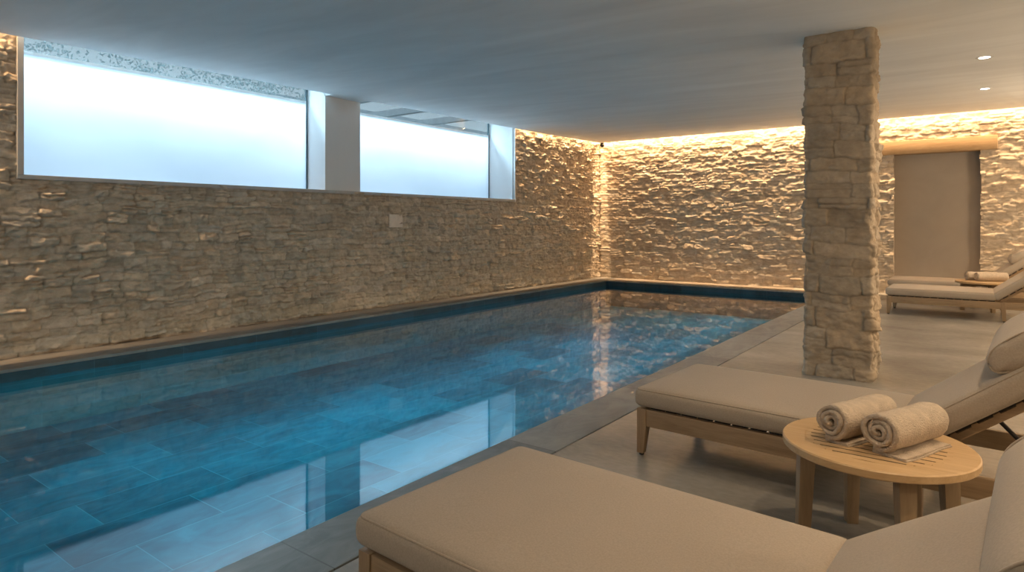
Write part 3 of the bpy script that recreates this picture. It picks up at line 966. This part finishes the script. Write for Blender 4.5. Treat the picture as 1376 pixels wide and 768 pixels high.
def towel(x, y, ztop, ang, L, R_, seed, label, tail=0.0):
    bm, h = roll_bm(L, R_, seed)
    lift = 0.0125 if tail else 0.0005
    root = obj('rolled_towel', bm, M['towel'], None, True, (x, y, ztop + h + lift))
    root.rotation_euler = (0, 0, ang)
    tag(root, label, 'towel', 'rolled towels on the side tables')
    if tail:
        b = bmesh.new()
        for q, (w, zz) in enumerate(((tail, 0.0), (tail - 0.006, 0.0058))):
            J = 14; K = 10; rows = []
            for j in range(J + 1):
                xx = 0.012 + (L - 0.03) * j / J
                row = []
                for k in range(K + 1):
                    yy = 0.03 - (w + 0.03 + 0.006 * math.sin(xx * 16)) * k / K
                    z0 = -h - lift + 0.0006 + zz + (0.0025 * math.sin(xx * 19 + k * .6) * (k / K) if q else 0) 
                    row.append((xx, yy, max(z0, -h - lift + 0.0004)))
                rows.append(row)
            lo = [[b.verts.new(p) for p in r] for r in rows]
            hi = [[b.verts.new((p[0], p[1], p[2] + 0.0052)) for p in r] for r in rows]
            for j in range(J):
                for k in range(K):
                    b.faces.new((lo[j][k], lo[j][k + 1], lo[j + 1][k + 1], lo[j + 1][k])); b.faces.new((hi[j][k], hi[j + 1][k], hi[j + 1][k + 1], hi[j][k + 1]))
                for k in (0, K): b.faces.new((lo[j][k], lo[j + 1][k], hi[j + 1][k], hi[j][k]))
            for k in range(K):
                for j in (0, J): b.faces.new((lo[j][k], lo[j][k + 1], hi[j][k + 1], hi[j][k]))
        obj('loose_end', b, M['towel'], root, 50)
    return root
TA = math.radians(67)
towel(-0.510, 2.865, 0.457, TA, 0.36, 0.079, 4, 'rolled beige towel on the near table, back left of the pair', 0.07)
towel(-0.335, 2.825, 0.457, math.radians(66), 0.36, 0.081, 9, 'rolled beige towel on the near table, front right one with a folded end', 0.10)
towel(-0.255, 12.40, 0.457, math.radians(26), 0.42, 0.075, 4, 'rolled towel on the far table, back left of the pair')
towel(-0.125, 12.26, 0.457, math.radians(26), 0.42, 0.075, 9, 'rolled towel on the far table, front right of the pair')

# ------------------------------------------------------------------ light
def area(name, loc, target, sx, sy, watts, col, spread=PI):
    d = bpy.data.lights.new(name, 'AREA'); d.shape = 'RECTANGLE'; d.size = sx; d.size_y = sy
    d.energy = watts; d.color = col; d.spread = spread
    o = bpy.data.objects.new(name, d); C.objects.link(o); o.location = loc
    v = Vector(target) - Vector(loc)
    o.rotation_euler = v.to_track_quat('-Z', 'Y').to_euler()
    return o

def spot(name, loc, target, watts, col, ang, blend=0.6, rad=0.04):
    d = bpy.data.lights.new(name, 'SPOT'); d.energy = watts; d.color = col
    d.spot_size = math.radians(ang); d.spot_blend = blend; d.shadow_soft_size = rad
    o = bpy.data.objects.new(name, d); C.objects.link(o); o.location = loc
    v = Vector(target) - Vector(loc)
    o.rotation_euler = v.to_track_quat('-Z', 'Y').to_euler()
    return o

def strip(name, a, b, per_m):
    a = Vector(a); b = Vector(b); L = (b - a).length
    d = bpy.data.lights.new(name, 'AREA'); d.shape = 'RECTANGLE'; d.size = L; d.spread = math.radians(140); d.size_y = 0.03
    d.energy = per_m * L; d.color = WARM
    o = bpy.data.objects.new(name, d); C.objects.link(o); o.location = (a + b) / 2
    o.rotation_euler = (0, 0, math.atan2((b - a).y, (b - a).x))
    return o
# LED strips in the cove gaps, shining down the stone
SZ = 4.22
strip('cove_light', (-7.735, YF + 0.2, SZ), (-7.735, W1[0] - 0.12, SZ), LED_W * 0.7)
strip('cove_light', (-7.735, W2[1] + 0.12, SZ), (-7.735, CY + 0.08, SZ), LED_W)
strip('cove_light', (-7.74, CY + 0.05, SZ), (XR - 0.1, CY + 0.05, SZ), LED_W)
for a, b in (((CX - 0.012, YF + 0.2), (CX - 0.012, W1[0] - 0.12)), ((CX - 0.012, W2[1] + 0.12), (CX - 0.012, CY)), ((CX, CY + 0.012), (XR - 0.1, CY + 0.012))):
    o = strip('cove_edge_light', (*a, 3.46), (*b, 3.46), 5.0)
    o.data.size_y = 0.02
    nrm = Vector((-1, 0, -0.25)) if abs(b[1] - a[1]) > abs(b[0] - a[0]) else Vector((0, 1, -0.25))
    o.rotation_euler = nrm.to_track_quat('-Z', 'Y').to_euler()
    # keep the long side along the strip
    ex = Vector((b[0] - a[0], b[1] - a[1], 0)).normalized(); ez = -nrm.normalized(); ey = ez.cross(ex)
    o.rotation_euler = Matrix((ex, ey, ez)).transposed().to_euler()
spot('corner_lamp', (-7.60, 14.02, 3.24), (-7.86, 14.3, 0.7), 75, WARM, 50, 1.0, 0.04)

# downlights
for p in LAMPS: spot('downlight_and_fill', p, (p[0], p[1], 0), 60, LAMP, 110, 0.9)
for x, y in ((0.3, 1.9), (0.5, 3.6), (1.6, 5.0), (1.4, 8.0), (1.7, 1.0), (1.6, 11.0)):
    spot('downlight_and_fill', (x, y, ceil_z(x, y) - 0.02), (x, y, 0), 60, LAMP, 120, 0.9)

# unseen fill lights added behind and to the right of the camera
def fill_point(loc, w, col=(1.0, 0.88, 0.74)):
    d = bpy.data.lights.new('fill_light', 'POINT'); d.energy = w; d.color = col; d.shadow_soft_size = 0.25
    o = bpy.data.objects.new('fill_light', d); C.objects.link(o); o.location = loc
fill_point((-5.0, YF + 0.3, 2.75), 60, (1.0, 0.94, 0.86)); fill_point((-1.8, YF + 0.3, 2.75), 12)
for y, w in ((3.2, 60), (7.6, 48), (11.6, 120)): fill_point((XR - 0.3, y, 2.0), w, (1.0, 0.77, 0.53))

spot('downlight_and_fill', (XR - 0.4, 6.9, 2.95), (-0.77, 6.4, 1.4), 230, LAMP, 42, 0.8, 0.05)  # unseen spot added to brighten the pillar's right face
# area lights added behind the panes, brightening their tops as daylight
for g, (y0, y1) in ((G1, W1), (G2, W2)):
    area('pane_top_fill', (g - 0.42, (y0 + y1) / 2, 3.80), (g, (y0 + y1) / 2, 3.25), y1 - y0 + 0.6, 0.2, OUT_W * (y1 - y0) / 8.4, (0.62, 0.86, 1.0), math.radians(84))
# unseen fill strips added in the pool sides to brighten its floor
area('pool_fill', (PX1 - 0.015, 7.6, -0.24), (-4.4, 7.6, -0.50), 11.6, 0.12, 56, (0.16, 0.84, 0.96), math.radians(26))
area('pool_fill', (-4.8, PY0 + 0.015, -0.25), (-4.8, 4.5, -1.3), 4.4, 0.12, 10, (0.36, 0.82, 1.0), math.radians(30))
for y, tx, ty in ((11.6, -4.4, 11.7), (12.5, -3.5, 12.5)):
    spot('pool_spot', (PX1 - 0.02, y, -0.22), (tx, ty, POOL_Z), 30, (0.45, 0.8, 1.0), 34, 0.9, 0.03)

wd = bpy.data.worlds.new('sky'); sc.world = wd; wd.use_nodes = True
bg = wd.node_tree.nodes['Background']
bg.inputs['Color'].default_value = (0.74, 0.88, 1.0, 1); bg.inputs['Strength'].default_value = SKY

# ------------------------------------------------------------------ camera
cd = bpy.data.cameras.new('camera'); cam = bpy.data.objects.new('camera', cd); C.objects.link(cam)
cam.location = (0, 0, CAMH); cam.rotation_euler = (PI / 2, 0, YAW)
cd.sensor_width = 36; cd.sensor_fit = 'HORIZONTAL'
cd.lens = FPX / 1376 * 36
cd.shift_y = -(384 - HZ) / 1376
cd.clip_start = 0.05
sc.camera = cam

vs_ = sc.view_settings
sc.display_settings.display_device = 'sRGB'
vs_.view_transform = 'Standard'; vs_.look = 'None'; vs_.gamma = 1.0; vs_.use_curve_mapping = False
vs_.exposure = 0.35
try:
    sc.cycles.use_denoising = True
    sc.cycles.max_bounces = 8; sc.cycles.diffuse_bounces = 5; sc.cycles.glossy_bounces = 4
    sc.cycles.transparent_max_bounces = 12
    sc.cycles.sample_clamp_indirect = 6.0
except Exception: pass
